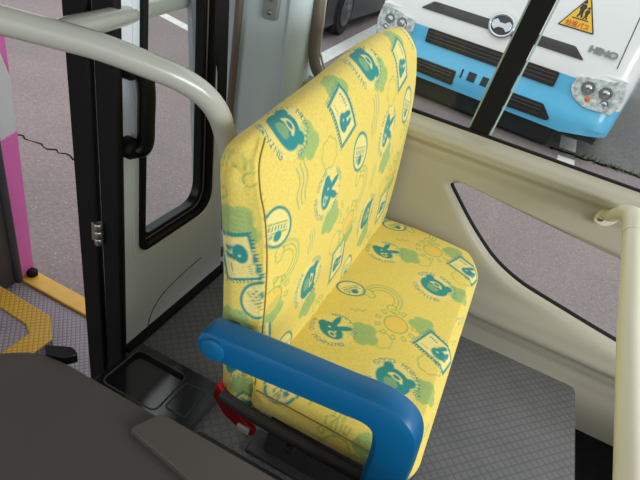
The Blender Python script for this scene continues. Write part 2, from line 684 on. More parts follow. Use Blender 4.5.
tag(wm.build('wall_left', 'cream', angle=60), 'cream moulded side wall panel under the big window', 'wall', kind='structure')

w2 = thing('window_2', (0.5, WY, .2), 'long low window in the cream wall panel', 'window', kind='structure')
gk = MB()
gk.tube([(x, WY + .034, z) for x, z in resample(HOLE, 200)], .0085, 8, closed=True)
hang(gk.build('gasket', 'black'), w2)
pn = MB()
pn.prism([(x, z) for x, z in resample(HOLE, 120)], WY + .034, WY + .038, 'y')
hang(pn.build('pane', 'glass', smooth=False), w2)

# big side window
w1 = thing('window_1', (0.2, WY + .03, .7), 'large side window above the cream wall', 'window', kind='structure')
lo = MB()
lo.tube([(-.53, WY + .014, .700), (1.5, WY + .014, .688)], .0065, 8)
hang(lo.build('gasket', 'black'), w1)
gl = MB()
gl.box((-.60, WY + .036, .69), (-.06, WY + .041, 1.6))
gl.box((-.06, WY + .030, .69), (1.5, WY + .035, 1.6))
hang(gl.build('pane', 'glass', smooth=False), w1)
wp = MB()
wp.prism([(-.089, .688), (-.033, .688), (.020, 1.5), (-.036, 1.5)], WY + .014, WY + .042, 'y')
hang(wp.build('window_post', 'black', bevel=.003), w1)
for a in (-.094, -.030):
    e = MB()
    e.prism([(a, .695), (a + .005, .695), (a + .057, 1.5), (a + .052, 1.5)], WY + .024, WY + .044, 'y')
    hang(e.build('glass_edge', 'glass_edge', smooth=False), w1)
# rounded brown rubber frame at the left end of the big window
fr = MB()
path = smooth_path([(-.63, WY - .005, 1.5), (-.618, WY - .01, 1.0), (-.609, WY - .012, .86), (-.600, WY - .012, .77), (-.570, WY - .012, .715), (-.505, WY - .01, .693), (-.3, WY - .004, .685)], 8)
fr.tube(path, .017, 12)
hang(fr.build('window_frame', 'brown'), w1)
fr2 = MB()
fr2.tube([(p.x + .016, p.y + .008, p.z + (.016 if p.z < .76 else 0)) for p in path], .004, 8)
hang(fr2.build('frame_lip', 'cream'), w1)

# pillar between the door and the window
pl = MB()
sec = [(-.862, 1.50), (-.862, 1.385), (-.85, 1.38), (-.74, 1.385), (-.68, 1.395), (-.665, 1.388), (-.640, 1.398), (-.620, 1.42), (-.610, 1.47), (-.610, 1.52)]
secs = smooth_path([(a, b, 0) for a, b in sec], 5)
n = len(secs)
vs = []
for z, dx in ((-.3, .07), (.3, .035), (.7, 0.0), (1.1, -.022), (1.6, -.04)):
    vs += [(p.x + dx, p.y, z) for p in secs]
fs = [(l * n + i, l * n + i + 1, (l + 1) * n + i + 1, (l + 1) * n + i) for l in range(4) for i in range(n - 1)]
pl.add(vs, fs)
pil = thing('trim_3', (-.72, 1.44, 0), 'pale blue-grey painted pillar between the door and the window', 'pillar', kind='structure')
hang(pl.build('pillar_skin', 'pillar', angle=70), pil)
ps = MB()
ps.tube([(-.785, 1.366, -.05), (-.803, 1.364, .25), (-.816, 1.362, .55), (-.823, 1.362, .9), (-.832, 1.362, 1.5)], .012, 10)
hang(ps.build('edge_strip', 'brown'), pil)
br = thing('screw_bracket', (-.74, 1.375, .90), 'small grey metal plate with two screws on the pale pillar', 'bracket')
bm_ = MB()
bm_.prism(round_poly([(-.752, .838), (-.704, .838), (-.704, .96), (-.752, .96)], .012, 4), 1.372, 1.3895, 'y')
hang(bm_.build('plate', 'plate', bevel=.002), br)
for z in (.858, .893, .93):
    sc = MB()
    sc.lathe([(.008, 0), (.008, .003), (.004, .006)], 12, Matrix.Translation((-.728, 1.374, z)) @ Matrix.Rotation(PI / 2, 4, 'X'))
    hang(sc.build('screw', 'steel'), br)

# ------------------------------------------------------------------ folding door, open
door = thing('door_1', (-.713, .98, 0), 'open grey folding door with black rubber edges and a window', 'door', kind='structure')
oL = round_poly([(.752, .004), (1.245, .004), (1.05, 1.5), (.752, 1.5)], [.004] * 4, 10)
iL = round_poly([(.828, .325), (1.124, .325), (1.018, 1.45), (.828, 1.45)], [.03, .075, .03, .03], 10)
lf = MB()
lf.ring_prism(oL, iL, -.735, -.713, 'x')
hang(lf.build('door_leaf', 'door', bevel=.003), door)
sh = lambda lp, d: [(.97 + (y - .97) * (1 - d / .13), .89 + (z - .89) * (1 - d / .56)) for y, z in lp]
ga = MB()
ga.ring_prism(sh(iL, -.006), sh(iL, .008), -.742, -.703, 'x')
hang(ga.build('window_gasket', 'black', bevel=.003), door)
ga = MB()
ga.ring_prism(sh(iL, .008), sh(iL, .026), -.750, -.722, 'x')
hang(ga.build('window_frame', 'gloss_black', bevel=.003), door)
ga = MB()
ga.ring_prism(sh(iL, .0125), sh(iL, .0155), -.722, -.7195, 'x')
hang(ga.build('frame_bead', 'brown'), door)
pn = MB()
pn.prism(sh(iL, .02), -.738, -.734, 'x')
hang(pn.build('pane', 'glass', smooth=False), door)
# raised moulding and the pressed line low on the leaf
md = MB()
md.tube([(-.7135, y, z) for y, z in sh(iL, -.022)[:44]] , .004, 8, closed=True)
hang(md.build('moulding', 'door'), door)
pr = MB()
pr.tube(smooth_path([(-.7135, .86, .01), (-.7135, .875, .06), (-.7135, .92, .10), (-.7135, 1.0, .118), (-.7135, 1.11, .128)], 6), .0028, 6)
hang(pr.build('pressed_line', 'brown'), door)
# rubber edge strips of the two folded leaves
e1 = MB()
e1.prism([(-.744, .732), (-.692, .732), (-.690, .742), (-.697, .757), (-.744, .757)], -.22, 1.5)
hang(e1.build('rubber_edge', 'black', bevel=.004), door)
e2 = MB()
e2.prism([(-.812, .728), (-.756, .728), (-.753, .738), (-.757, .748), (-.812, .748)], -.28, 1.5)
hang(e2.build('rubber_edge', 'black', bevel=.004), door)
l2 = MB()
oB = [(.748, -.2), (1.24, -.2), (1.03, 1.5), (.748, 1.5)]
iB = [(.79, .22), (1.18, .22), (1.005, 1.45), (.79, 1.45)]
l2.ring_prism(oB, iB, -.80, -.785, 'x')
hang(l2.build('door_leaf', 'door', bevel=.003), door)
sb = MB()
sb.box((-.752, .760, .001), (-.690, 1.262, .018))
hang(sb.build('bottom_seal', 'black', bevel=.004), door)
oe = MB()
oe.prism([(1.185, .40), (1.199, .36), (1.054, 1.5), (1.02, 1.5), (1.088, .80)], -.738, -.708, 'x')
hang(oe.build('outer_rubber', 'black', bevel=.004), door)
hg = thing('x', (0, 0, 0), None, None)
bpy.data.objects.remove(hg)
hi = MB()
for k in range(3):
    hi.lathe([(.009, 0), (.011, .004), (.011, .016), (.009, .019)], 12, Matrix.Translation((-.745, .724, .385 + k * .021)))
hi.box((-.765, .722, .39), (-.745, .728, .44))
hang(hi.build('hinge', 'steel', bevel=.001), door)
# handle: two standoffs and a thick grip
hd = MB()
hd.tube(smooth_path([(-.714, .776, .806), (-.696, .786, .812), (-.682, .798, .795), (-.678, .802, .76), (-.678, .802, .70), (-.679, .802, .652), (-.686, .796, .632), (-.700, .784, .632), (-.714, .776, .636)], 6),
        .0185, 14)
handle = hang(hd.build('handle', 'gloss_black'), door)
for z in (.81, .636):
    b = MB()
    b.lathe([(.024, 0), (.024, .022), (.018, .032)], 16, Matrix.Translation((-.714, .778, z)) @ Matrix.Rotation(PI / 2, 4, 'Y'))
    o = b.build('handle_base', 'black', bevel=.002)
    o.parent = handle
    o.matrix_parent_inverse = Matrix.Identity(4)

# pink and white painted leaf on the far side of the entrance
d2 = thing('door_2', (-1.46, 1.03, -.29), 'narrow pink and white painted door edge at the left of the entrance', 'door', kind='structure')
k_ = MB()
k_.prism([(1.0, -.285), (1.066, -.285), (1.08, .315), (1.0, .29)], -1.475, -1.445, 'x')
hang(k_.build('pink_panel', 'pink', bevel=.003), d2)
k_ = MB()
k_.prism([(1.0, .29), (1.08, .315), (1.082, .50), (1.055, .60), (1.0, .62)], -1.475, -1.445, 'x')
hang(k_.build('white_panel', 'wpaint', bevel=.003), d2)
k_ = MB()
k_.prism([(1.0, .62), (1.055, .60), (1.082, .50), (1.084, .66), (1.0, .78)], -1.475, -1.445, 'x')
hang(k_.build('pink_panel', 'pink', bevel=.003), d2)
k_ = MB()
k_.prism([(1.0, .78), (1.084, .66), (1.084, 1.4), (1.0, 1.4)], -1.475, -1.445, 'x')
hang(k_.build('white_panel', 'wpaint', bevel=.003), d2)
k_ = MB()
k_.lathe([(.018, 0), (.02, .006), (.02, .02), (.012, .028)], 12, Matrix.Translation((-1.435, 1.05, -.29)))
hang(k_.build('rubber_stop', 'black'), d2)
wr = MB()
wr.box((-1.5, .3, -.29), (-1.44, .982, 1.4))
tag(wr.build('wall_rear', 'grey_dark', bevel=.004), 'dark grey-brown partition at the left of the entrance', 'partition', kind='structure')
wt = MB()
wt.tube([(-1.436, .992, -.285), (-1.436, .992, 1.4)], .014, 10)
tag(wt.build('trim_4', 'seat_frame'), 'dark rubber trim along the edge of the partition', 'trim', kind='structure')

# ------------------------------------------------------------------ printed fabric of the bench seat
YEL = np.array(srgb((245, 222, 112)))
PALE = np.array(srgb((250, 234, 148)))
TEAL = np.array(srgb((48, 150, 148)))
GREEN = np.array(srgb((170, 198, 116)))
LINE = np.array(srgb((160, 186, 100)))
FONT = {
    'G': '01110 10001 10000 10111 10001 10001 01110', 'O': '01110 10001 10001 10001 10001 10001 01110',
    'D': '11110 10001 10001 10001 10001 10001 11110', 'M': '10001 11011 10101 10101 10001 10001 10001',
    'R': '11110 10001 10001 11110 10100 10010 10001', 'N': '10001 11001 10101 10011 10001 10001 10001',
    'I': '01110 00100 00100 00100 00100 00100 01110', 'H': '10001 10001 10001 11111 10001 10001 10001',
    'A': '01110 10001 10001 11111 10001 10001 10001', 'P': '11110 10001 10001 11110 10000 10000 10000',
    'Y': '10001 10001 01010 00100 00100 00100 00100', 'E': '11111 10000 10000 11110 10000 10000 11111',
    'L': '10000 10000 10000 10000 10000 10000 11111', ' ': '00000 ' * 6 + '00000'}
FONT = {k: np.array([[int(c) for c in row] for row in v.split()]) for k, v in FONT.items()}
AA = 0.0012


def cover(sd):
    return np.clip(0.5 - sd / (2 * AA), 0, 1)


class Print:
    """Paints motifs into per-vertex colours; u right, v up, in metres."""

    def __init__(self, n):
        self.c = np.tile(YEL, (n, 1))

    def put(self, idx, a, col, op=1.0):
        a = (a * op)[:, None]
        self.c[idx] = self.c[idx] * (1 - a) + col * a


def ell(u, v, a, b):
    k = np.sqrt((u / a) ** 2 + (v / b) ** 2)
    return (k - 1) * min(a, b)


def arc_text(pr, idx, u, v, txt, R, h, mid, col, inside=False, sq=1.0):
    """Letters on a circle of radius R; mid is the angle of the middle of the text; inside = reads along the bottom."""
    v = v / sq
    r = np.hypot(u, v)
    th = np.arctan2(v, u)
    adv = h * 0.92
    n = len(txt)
    s = (-(th - mid) if not inside else (th - mid))
    s = (s + PI) % (2 * PI) - PI
    s = s * R + n * adv / 2
    k = np.floor(s / adv).astype(int)
    fx = (s / adv - k) * 6
    fy = ((R + h - r) if not inside else (r - (R))) / h * 7
    cx_, cy_ = np.floor(fx).astype(int), np.floor(fy).astype(int)
    ok = (k >= 0) & (k < n) & (cx_ < 5) & (cy_ >= 0) & (cy_ < 7)
    a = np.zeros(len(u))
    ii = np.where(ok)[0]
    for i in ii:
        a[i] = FONT[txt[k[i]]][cy_[i], cx_[i]]
    pr.put(idx, a, col, .95)


def cloud(pr, idx, u, v, s=1.0):
    sd = np.full(len(u), 9.0)
    for a, b, r in ((0, 0, .024), (-.02, -.004, .017), (.02, -.006, .017), (.008, .016, .018), (-.011, .013, .017), (.004, -.016, .017)):
        sd = np.minimum(sd, np.hypot(u - a * s, v - b * s) - r * s)
    pr.put(idx, cover(sd), GREEN, .95)
    t = np.abs(np.sin(u * 700 + v * 300)) * (np.abs(np.sin(v * 420)) > .8)
    pr.put(idx, cover(sd + .006) * t * .25, TEAL)


def scallop(pr, idx, u, v, s=1.0):
    th = np.arctan2(v, u)
    sd = np.abs(np.hypot(u, v) - s * (.026 + .004 * np.abs(np.sin(th * 3.5)))) - .0012
    pr.put(idx, cover(sd), LINE, .9)


def m_head(pr, idx, u, v):
    pr.put(idx, cover(np.hypot(u, v) - .050), PALE, .5)
    sd = ell(u, v, .036, .030)
    for s in (-1, 1):
        sd = np.minimum(sd, np.hypot(u - s * .026, v - .022) - .011)
    pr.put(idx, cover(sd), TEAL)
    pr.put(idx, cover(ell(u, v + .008, .015, .011)) * .55, GREEN)
    for s in (-1, 1):
        pr.put(idx, cover(np.hypot(u - s * .014, v - .008) - .003), PALE)
    pr.put(idx, cover(np.abs(ell(u, v - .012, .011, .006)) - .0014), PALE)
    arc_text(pr, idx, u, v, 'GOOD MORNING', .043, .0115, PI / 2, TEAL)
    arc_text(pr, idx, u, v, 'MORNING', .043, .0115, -PI / 2, TEAL, True)


def m_bunny(pr, idx, u, v):
    pr.put(idx, cover(np.hypot(u, v) - .046), PALE, .5)
    sd = ell(u, v + .006, .030, .020)
    for s, t in ((-1, .35), (1, .6)):
        c, n = math.cos(t), math.sin(t)
        uu, vv = u - s * .012, v - .02
        sd = np.minimum(sd, ell(uu * c - s * vv * n, s * uu * n + vv * c, .007, .019))
    sd = np.minimum(sd, np.hypot(u + .026, v + .006) - .010)
    pr.put(idx, cover(sd), TEAL)
    for s in (-1, 1):
        pr.put(idx, cover(np.hypot(u - s * .009, v + .002) - .0025), PALE)
    pr.put(idx, cover(np.abs(ell(u - .01, v + .012, .008, .005)) - .0012), PALE)
    arc_text(pr, idx, u, v, 'HAPPY DAY', .040, .010, PI / 2.2, TEAL)
    arc_text(pr, idx, u, v, 'GOOD MORNING', .040, .010, -PI / 2, TEAL, True)


def m_stamp(pr, idx, u, v, sx=.048, sy=.036):
    ser = .0016 * np.sign(np.sin(u * 900)) + .0016 * np.sign(np.sin(v * 900))
    d = np.maximum(np.abs(u) - sx, np.abs(v) - sy) + ser
    pr.put(idx, cover(d), TEAL)
    d2 = np.maximum(np.abs(u) - sx + .0075, np.abs(v) - sy + .0075)
    pr.put(idx, cover(d2), PALE)
    sd = ell(u - .008, v + .008, .019, .014)
    sd = np.minimum(sd, ell((u - .004) * .9 - (v - .012) * .4, (v - .012) * .9 + (u - .004) * .4, .006, .014))
    sd = np.minimum(sd, ell((u - .02), (v - .010), .005, .012))
    pr.put(idx, cover(sd), TEAL)
    pr.put(idx, cover(np.hypot(u - .004, v + .006) - .0022), PALE)
    t = (np.abs(v - .017) < .0035) & (np.abs(u + .022) < .013) & (np.sin(u * 1100) > -.2)
    pr.put(idx, t * 1.0, TEAL, .8)
    t = (np.abs(v + .018) < .003) & (np.abs(u + .024) < .010) & (np.sin(u * 1300) > 0)
    pr.put(idx, t * 1.0, GREEN, .8)


def m_sun(pr, idx, u, v):
    r, th = np.hypot(u, v), np.arctan2(v, u)
    pr.put(idx, cover(r - .029), np.array(srgb((250, 206, 84))), .6)
    pr.put(idx, cover(np.abs(r - .029) - .0015), LINE)
    n = 11
    k = (th / (2 * PI) * n) % 1 - .5
    w = k * 2 * PI * .046 / n
    d = np.abs(np.maximum(np.abs(w) - .0045, np.abs(r - .046) - .006)) - .0011
    pr.put(idx, cover(d), LINE)


def m_ring(pr, idx, u, v, a=.036, b=.028):
    e = ell(u, v, a, b)
    pr.put(idx, cover(e), PALE, .9)
    pr.put(idx, cover(np.abs(e) - .0022), TEAL)
    ins = cover(e + .006)
    w = u * .75 + v * .66
    p = -u * .66 + v * .75
    t = (np.abs(np.abs(p) - .0075) < .0012)
    pr.put(idx, ins * t, LINE)
    pr.put(idx, cover(np.hypot(u - .012, v + .008) - .009) * ins, TEAL)
    pr.put(idx, cover(np.hypot(u - .0, v + .018) - .004) * ins, TEAL, .7)
    t = (np.abs(p) < .004) & (np.sin(w * 900) > 0) & (np.abs(w) < .022)
    pr.put(idx, ins * t, TEAL, .8)


def m_rainbow(pr, idx, u, v):
    r = np.hypot(u, v)
    top = v > -.004
    for R in (.030, .040):
        pr.put(idx, cover(np.abs(r - R) - .0012) * top, LINE)
    pr.put(idx, cover(np.abs(r - .049) - .003) * (v > 0), GREEN, .55)
    for a in (-.036, .036):
        sd = np.minimum(np.hypot(u - a, v + .012) - .012, np.hypot(u - a - .012, v + .014) - .009)
        pr.put(idx, cover(np.abs(sd) - .0012), LINE)


def m_wave(pr, idx, u, v):
    for k in range(3):
        d = np.abs(u - (k - 1) * .011 - .004 * np.sin(v * 110)) - .0011
        pr.put(idx, cover(np.maximum(d, np.abs(v - k * .005) - .036)), TEAL, .8)


def m_dots(pr, idx, u, v):
    for k in range(5):
        pr.put(idx, cover(np.abs(np.hypot(u - (k - 2) * .014, v - .004 * (-1) ** k) - .005) - .0011), LINE)


MOT = dict(head=(m_head, .062), bunny=(m_bunny, .056), stamp=(m_stamp, .066), sun=(m_sun, .058), ring=(m_ring, .05),
           rain=(m_rainbow, .062), wave=(m_wave, .06), cloud=(cloud, .05), scal=(scallop, .04), dots=(m_dots, .05))


def paint(pr, sel, U, V, items):
    """items: (motif, u0, v0, turn in degrees, scale)"""
    for it in items:
        k, u0, v0 = it[:3]
        a = math.radians(it[3]) if len(it) > 3 else 0
        s = it[4] if len(it) > 4 else 1
        sv = it[5] if len(it) > 5 else 1
        fn, R = MOT[k]
        near = (np.abs(U - u0) < R * s * 1.3) & (np.abs(V - v0) < R * s * 1.3 * max(1, sv)) & sel
        idx = np.where(near)[0]
        if len(idx) == 0:
            continue
        du, dv = U[idx] - u0, (V[idx] - v0) / sv
        c, n_ = math.cos(a), math.sin(a)
        fn(pr, idx, (du * c + dv * n_) / s, (-du * n_ + dv * c) / s)


def loft(profile, medial, y0, y1, r, step, capsteps, bulge=0.0):
    """Closed x-z profile lofted along y with rounded ends, closed by rings shrinking to the medial line.
    Returns vertices (N,3), quads (M,4)."""
    P = np.array(profile)
    Mdl = np.array(medial)
    n = len(P)
    d = Mdl - P
    L = np.linalg.norm(d, axis=1, keepdims=True)
    din = d / np.maximum(L, 1e-9)
    rings = []
    # near cap: medial -> edge
    for k in range(capsteps):
        t = k / capsteps
        Q = Mdl + (P + din * np.minimum(r, L * .9) - Mdl) * t
        y = y0 - bulge * (1 - t ** 2)
        rings.append(np.c_[Q[:, 0], np.full(n, y), Q[:, 1]])
    A = 7
    for k in range(A):
        a = k / A * PI / 2
        ins = np.minimum(r, L * .9) * (1 - math.sin(a))
        Q = P + din * ins
        rings.append(np.c_[Q[:, 0], np.full(n, y0 + r * (1 - math.cos(a))), Q[:, 1]])
    m = int((y1 - y0 - 2 * r) / step)
    for k in range(m + 1):
        y = y0 + r + (y1 - y0 - 2 * r) * k / m
        rings.append(np.c_[P[:, 0], np.full(n, y), P[:, 1]])
    yield_far = []
    for k in range(A - 1, -1, -1):
        a = k / A * PI / 2
        ins = np.minimum(r, L * .9) * (1 - math.sin(a))
        Q = P + din * ins
        rings.append(np.c_[Q[:, 0], np.full(n, y1 - r * (1 - math.cos(a))), Q[:, 1]])
    far = 5
    for k in range(far - 1, -1, -1):
        t = k / far
        Q = Mdl + (P + din * np.minimum(r, L * .9) - Mdl) * t
        rings.append(np.c_[Q[:, 0], np.full(n, y1), Q[:, 1]])
    V = np.concatenate(rings)
    R = len(rings)
    i = np.arange(n)
    j = (i + 1) % n
    q = [np.c_[k * n + i, k * n + j, (k + 1) * n + j, (k + 1) * n + i] for k in range(R - 1)]
    return V, np.concatenate(q), n, R


def dense(pts, steps, closed=True):
    """Resample a smooth closed profile; steps gives the spacing for each input span."""
    out = []
    P = [Vector((a, b, 0)) for a, b in pts]
    N = len(P)
    for i in range(N):
        p0, p1, p2, p3 = P[i - 1], P[i], P[(i + 1) % N], P[(i + 2) % N]
        m = max(1, int((p2 - p1).length / steps[i]))
        for k in range(m):
            t = k / m
            # centripetal-ish: plain Catmull with tension
            q = 0.5 * ((2 * p1) + (p2 - p0) * t + (2 * p0 - 5 * p1 + 4 * p2 - p3) * t * t + (3 * p1 - p0 - 3 * p2 + p3) * t ** 3)
            out.append((q.x, q.y))
    return out


def make_cloth(name, V, Q, colors, parent):
    me = bpy.data.meshes.new(name)
    me.vertices.add(len(V))
    me.vertices.foreach_set('co', V.astype(np.float32).ravel())
    me.loops.add(len(Q) * 4)
    me.loops.foreach_set('vertex_index', Q.astype(np.int32).ravel())
    me.polygons.add(len(Q))
    me.polygons.foreach_set('loop_start', np.arange(0, len(Q) * 4, 4, dtype=np.int32))
    me.polygons.foreach_set('loop_total', np.full(len(Q), 4, dtype=np.int32))
    me.update(calc_edges=True)
    me.validate()
    at = me.color_attributes.new('print', 'FLOAT_COLOR', 'POINT')
    at.data.foreach_set('color', np.c_[colors, np.ones(len(colors))].astype(np.float32).ravel())
    me.polygons.foreach_set('use_smooth', np.ones(len(me.polygons), dtype=bool))
    me.materials.append(MT['fabric'])
    o = bpy.data.objects.new(name, me)
    COL.objects.link(o)
    return hang(o, parent)


YA, YB = .600, 1.425
seat = thing('bench_seat', (-.1, 1.0, 0), 'yellow bench seat printed with teal animals and a blue armrest', 'bench seat')

# backrest: front face from the cushion up over the top and down the rear
F_, C_ = .0019, .006
bp_pts = [(-.222, .24), (-.230, .36), (-.236, .50), (-.248, .64), (-.262, .745), (-.280, .82), (-.300, .868), (-.330, .892), (-.362, .890),
          (-.385, .868), (-.388, .83), (-.372, .74), (-.352, .62), (-.330, .48), (-.308, .34), (-.290, .24), (-.255, .232)]
bp_step = [F_, F_, F_, F_, F_, F_, F_, F_, .0025, .004, C_, C_, C_, C_, C_, .008, .008]
bprof = dense(bp_pts, bp_step)
cl_ = [(-.256, .27), (-.275, .40), (-.292, .55), (-.312, .68), (-.330, .78), (-.345, .845)]


def medial_pt(p, line):
    best, bd = None, 1e9
    for a, b in zip(line, line[1:]):
        a, b, q = Vector(a), Vector(b), Vector(p)
        t = max(0, min(1, (q - a).dot(b - a) / (b - a).length_squared))
        c = a.lerp(b, t)
        if (c - q).length < bd:
            best, bd = c, (c - q).length
    return (best.x, best.y)


V, Q, n_, R_ = loft(bprof, [medial_pt(p, cl_) for p in bprof], YA, YB, .022, F_, 20, .006)
# the top edge climbs from the aisle end to the wall end
ztop = np.interp(V[:, 1], [.60, .70, .92, 1.14, 1.27, 1.43], [.838, .843, .872, .912, .921, .922])
V[:, 2] += (ztop - .892) * np.clip((V[:, 2] - .55) / .30, 0, 1)
V[:, 0] -= .015 * np.exp(-(V[:, 1] - YA) / .12) * np.clip((V[:, 0] + .34) / .05, 0, 1)
V[:, 0] += .016 * np.exp(-(V[:, 1] - YA) / .10) * np.clip((-.335 - V[:, 0]) / .05, 0, 1)
# the near top corner is pulled in and rounded, the far top corner too
z = V[:, 2]
for (y0, sgn, rad) in ((YA, 1, .05), (YB, -1, .055)):
    d = (V[:, 1] - y0) * sgn
    zt = (.838 if sgn > 0 else .922) - rad
    m = (d < rad) & (z > zt - .15)
    k = np.clip((rad - d[m]) / rad, 0, 1)
    drop = rad * (1 - np.sqrt(np.clip(1 - k ** 2, 0, 1)))
    w = np.clip((z[m] - (zt - .15)) / .19, 0, 1)
    V[m, 2] -= drop * w * (0.75 if sgn < 0 else 0.35)
# gentle padding of the front
xf = np.exp(-((V[:, 1] - 1.01) / .42) ** 6)
V[:, 0] += .004 * xf * np.clip((V[:, 0] + .31) / .05, 0, 1)
pr = Print(len(V))
xx, yy, zz = V[:, 0], V[:, 1], V[:, 2]
ring_id = np.repeat(np.arange(R_), n_)
pi_ = np.tile(np.arange(n_), R_)
plen = np.r_[0, np.cumsum(np.hypot(*np.diff(np.array(bprof), axis=0).T))]
hz = np.interp(.75, [p[1] for p in bprof[:200]], plen[:200])
H = plen[pi_] - plen[np.argmin([abs(p[1] - .6) + (p[0] < -.3) for p in bprof])] + .6     # height measured along the cloth
cap = ring_id < 20 + 5
front = ~cap & (H < 1.05)
items = []
T = .345
for k in range(-1, 3):
    o = k * T
    items += [('cloud', .757 + o, .855, 0, 1.1), ('head', .715 + o, .900, -90, 1.12), ('cloud', .915 + o, .902, 0, 1.05), ('stamp', .905 + o, .846, -75, 1.12),
              ('scal', .83 + o, .80, 0, 1.1), ('wave', .722 + o, .780, -6, 1.2), ('ring', .640 + o, .733, -60, 1.3), ('cloud', .852 + o, .632, 0, 1.2),
              ('bunny', .824 + o, .712, -90, 1.2), ('rain', .66 + o, .632, -90, 1.1), ('wave', .765 + o, .62, 0, .8), ('dots', .91 + o, .62, 90, .9), ('cloud', .80 + o, .43, 0, 1.1),
              ('head', .778 + o, .505, -90, 1.1), ('stamp', .948 + o, .463, -80, 1.1), ('cloud', .985 + o, .525, 0, .9), ('sun', .630 + o, .555, 0, 1.1),
              ('ring', .708 + o, .375, -60, 1.15), ('rain', .86 + o, .36, -90, .9), ('cloud', .925 + o, .33, 0), ('scal', .90 + o, .54, 0)]
paint(pr, front, yy, H, items)
paint(pr, cap, xx, zz, [('cloud', -.325, .70, 0, 1.2), ('stamp', -.312, .642, 112, .98), ('rain', -.345, .775, 40, .9), ('ring', -.262, .565, 90, 1.1), ('wave', -.335, .85, 60, .8),
                        ('cloud', -.30, .50), ('bunny', -.30, .40, 90), ('cloud', -.26, .335, 0, .9), ('stamp', -.255, .285, 60, .7)])
make_cloth('backrest', V, Q, pr.c, seat)
back = bpy.data.objects['backrest']
# cushion
cp = [(.06, .362), (.088, .354), (.106, .332), (.108, .318), (.098, .300), (.06, .294), (-.10, .292), (-.235, .292), (-.243, .305), (-.243, .345),
      (-.236, .357), (-.12, .366)]
cs = [F_, F_, F_, .004, .006, .012, .012, .008, .006, .006, F_, F_]
cprof = dense(cp, cs)
cline = [(-.20, .328), (.065, .328)]
V, Q, n_, R_ = loft(cprof, [medial_pt(p, cline) for p in cprof], YA - .004, YB - .004, .02, F_, 12, .004)
# the far front corner is rounded in plan
d = (V[:, 1] - (YB - .004 - .10)) / .10
m = (d > 0) & (V[:, 0] > -.05)
V[m, 0] -= (.055 * np.clip(d[m], 0, 1) ** 2.4) * np.clip((V[m, 0] + .05) / .15, 0, 1)
d = ((YA + .05) - V[:, 1]) / .05
m = (d > 0) & (V[:, 0] > 0)
V[m, 0] -= .015 * np.clip(d[m], 0, 1) ** 2 * np.clip(V[m, 0] / .1, 0, 1)
pr = Print(len(V))
xx, yy, zz = V[:, 0], V[:, 1], V[:, 2]
side = yy < YA + .012
U = np.where((xx > .07) & (zz < .35), xx + (.352 - zz), xx)
W = np.where(side, YA - (.36 - zz), yy)
items = []
T = .382
for k in range(-1, 3):
    o = k * T
    items += [('cloud', .064, .785 + o, 0, 1.0), ('head', 0.0, .772 + o, -18, 1.12), ('cloud', .013, .978 + o, 0, .95), ('stamp', .066, .925 + o, -22, 1.08), ('scal', .06, .868 + o, 0, 1.0),
              ('sun', -.046, .940 + o), ('scal', -.06, .868 + o, 0, .9), ('cloud', -.105, .860 + o, 0, 1.1), ('bunny', -.168, .834 + o, -25, 1.1), ('ring', -.188, .998 + o, 10),
              ('rain', -.105, 1.01 + o, -15, 1.05), ('wave', .10, .70 + o, -20, .75), ('wave', .10, .99 + o, -30, .5), ('dots', -.14, .93 + o, 30, .6)]
paint(pr, np.ones(len(V), bool), U, W, items)
make_cloth('cushion', V, Q, pr.c, seat)
# dark seams: backrest near end, and cushion near edge
sm = MB()
sm.tube(smooth_path([(-.318, .642, .843), (-.303, .606, .818), (-.291, .601, .775), (-.275, .601, .73), (-.257, .601, .64), (-.243, .601, .50), (-.237, .601, .36)], 6), .0016, 6)
s_ = hang(sm.build('seam', 'fabric_plain'), seat)
sm = MB()
sm.tube(smooth_path([(-.23, .5975, .352), (-.1, .597, .354), (.03, .597, .352), (.085, .600, .345)], 6), .0016, 6)
hang(sm.build('seam', 'fabric_plain'), seat)

# armrest: one bent bar of rounded box section
arm_c = smooth_path([(-.318, .470), (-.20, .482), (-.06, .497), (.0, .502), (.032, .494), (.050, .468), (.056, .42), (.052, .34), (.046, .24), (.042, .14)], 6) if False else None
top = [(-.306, .519), (-.20, .532), (-.06, .548), (-.01, .555), (.022, .552), (.050, .540), (.070, .515), (.080, .478), (.085, .42), (.086, .30), (.086, .10)]
bot = [(-.306, .454), (-.24, .462), (-.06, .484), (-.026, .490), (-.010, .488), (.002, .478), (.008, .460), (.012, .43), (.015, .37), (.020, .28), (.024, .10)]


def dense2(l):
    return [(p.x, p.y) for p in smooth_path([(a, b, 0) for a, b in l], 6)]


tp, bt = dense2(top), dense2(bot)
am = MB()
n = len(tp)
Y0, Y1, c = .528, .584, .011
vs = []
for (tx, tz), (bx, bz) in zip(tp, bt):
    d = Vector((tx - bx, tz - bz)).normalized() * c
    vs += [(bx + d.x, Y0, bz + d.y), (tx - d.x * 1.6, Y0, tz - d.y * 1.6), (tx - d.x * .45, Y0 + c * .45, tz - d.y * .45), (tx, Y0 + c * 1.4, tz), (tx, Y1 - c, tz), (tx - d.x, Y1, tz - d.y), (bx + d.x, Y1, bz + d.y),
           (bx, Y1 - c, bz), (bx, Y0 + c, bz)]
fs = []
for i in range(n - 1):
    for k in range(9):
        l = (k + 1) % 9
        fs.append((i * 9 + k, i * 9 + l, (i + 1) * 9 + l, (i + 1) * 9 + k))
fs.append(tuple((n - 1) * 9 + k for k in range(9)))
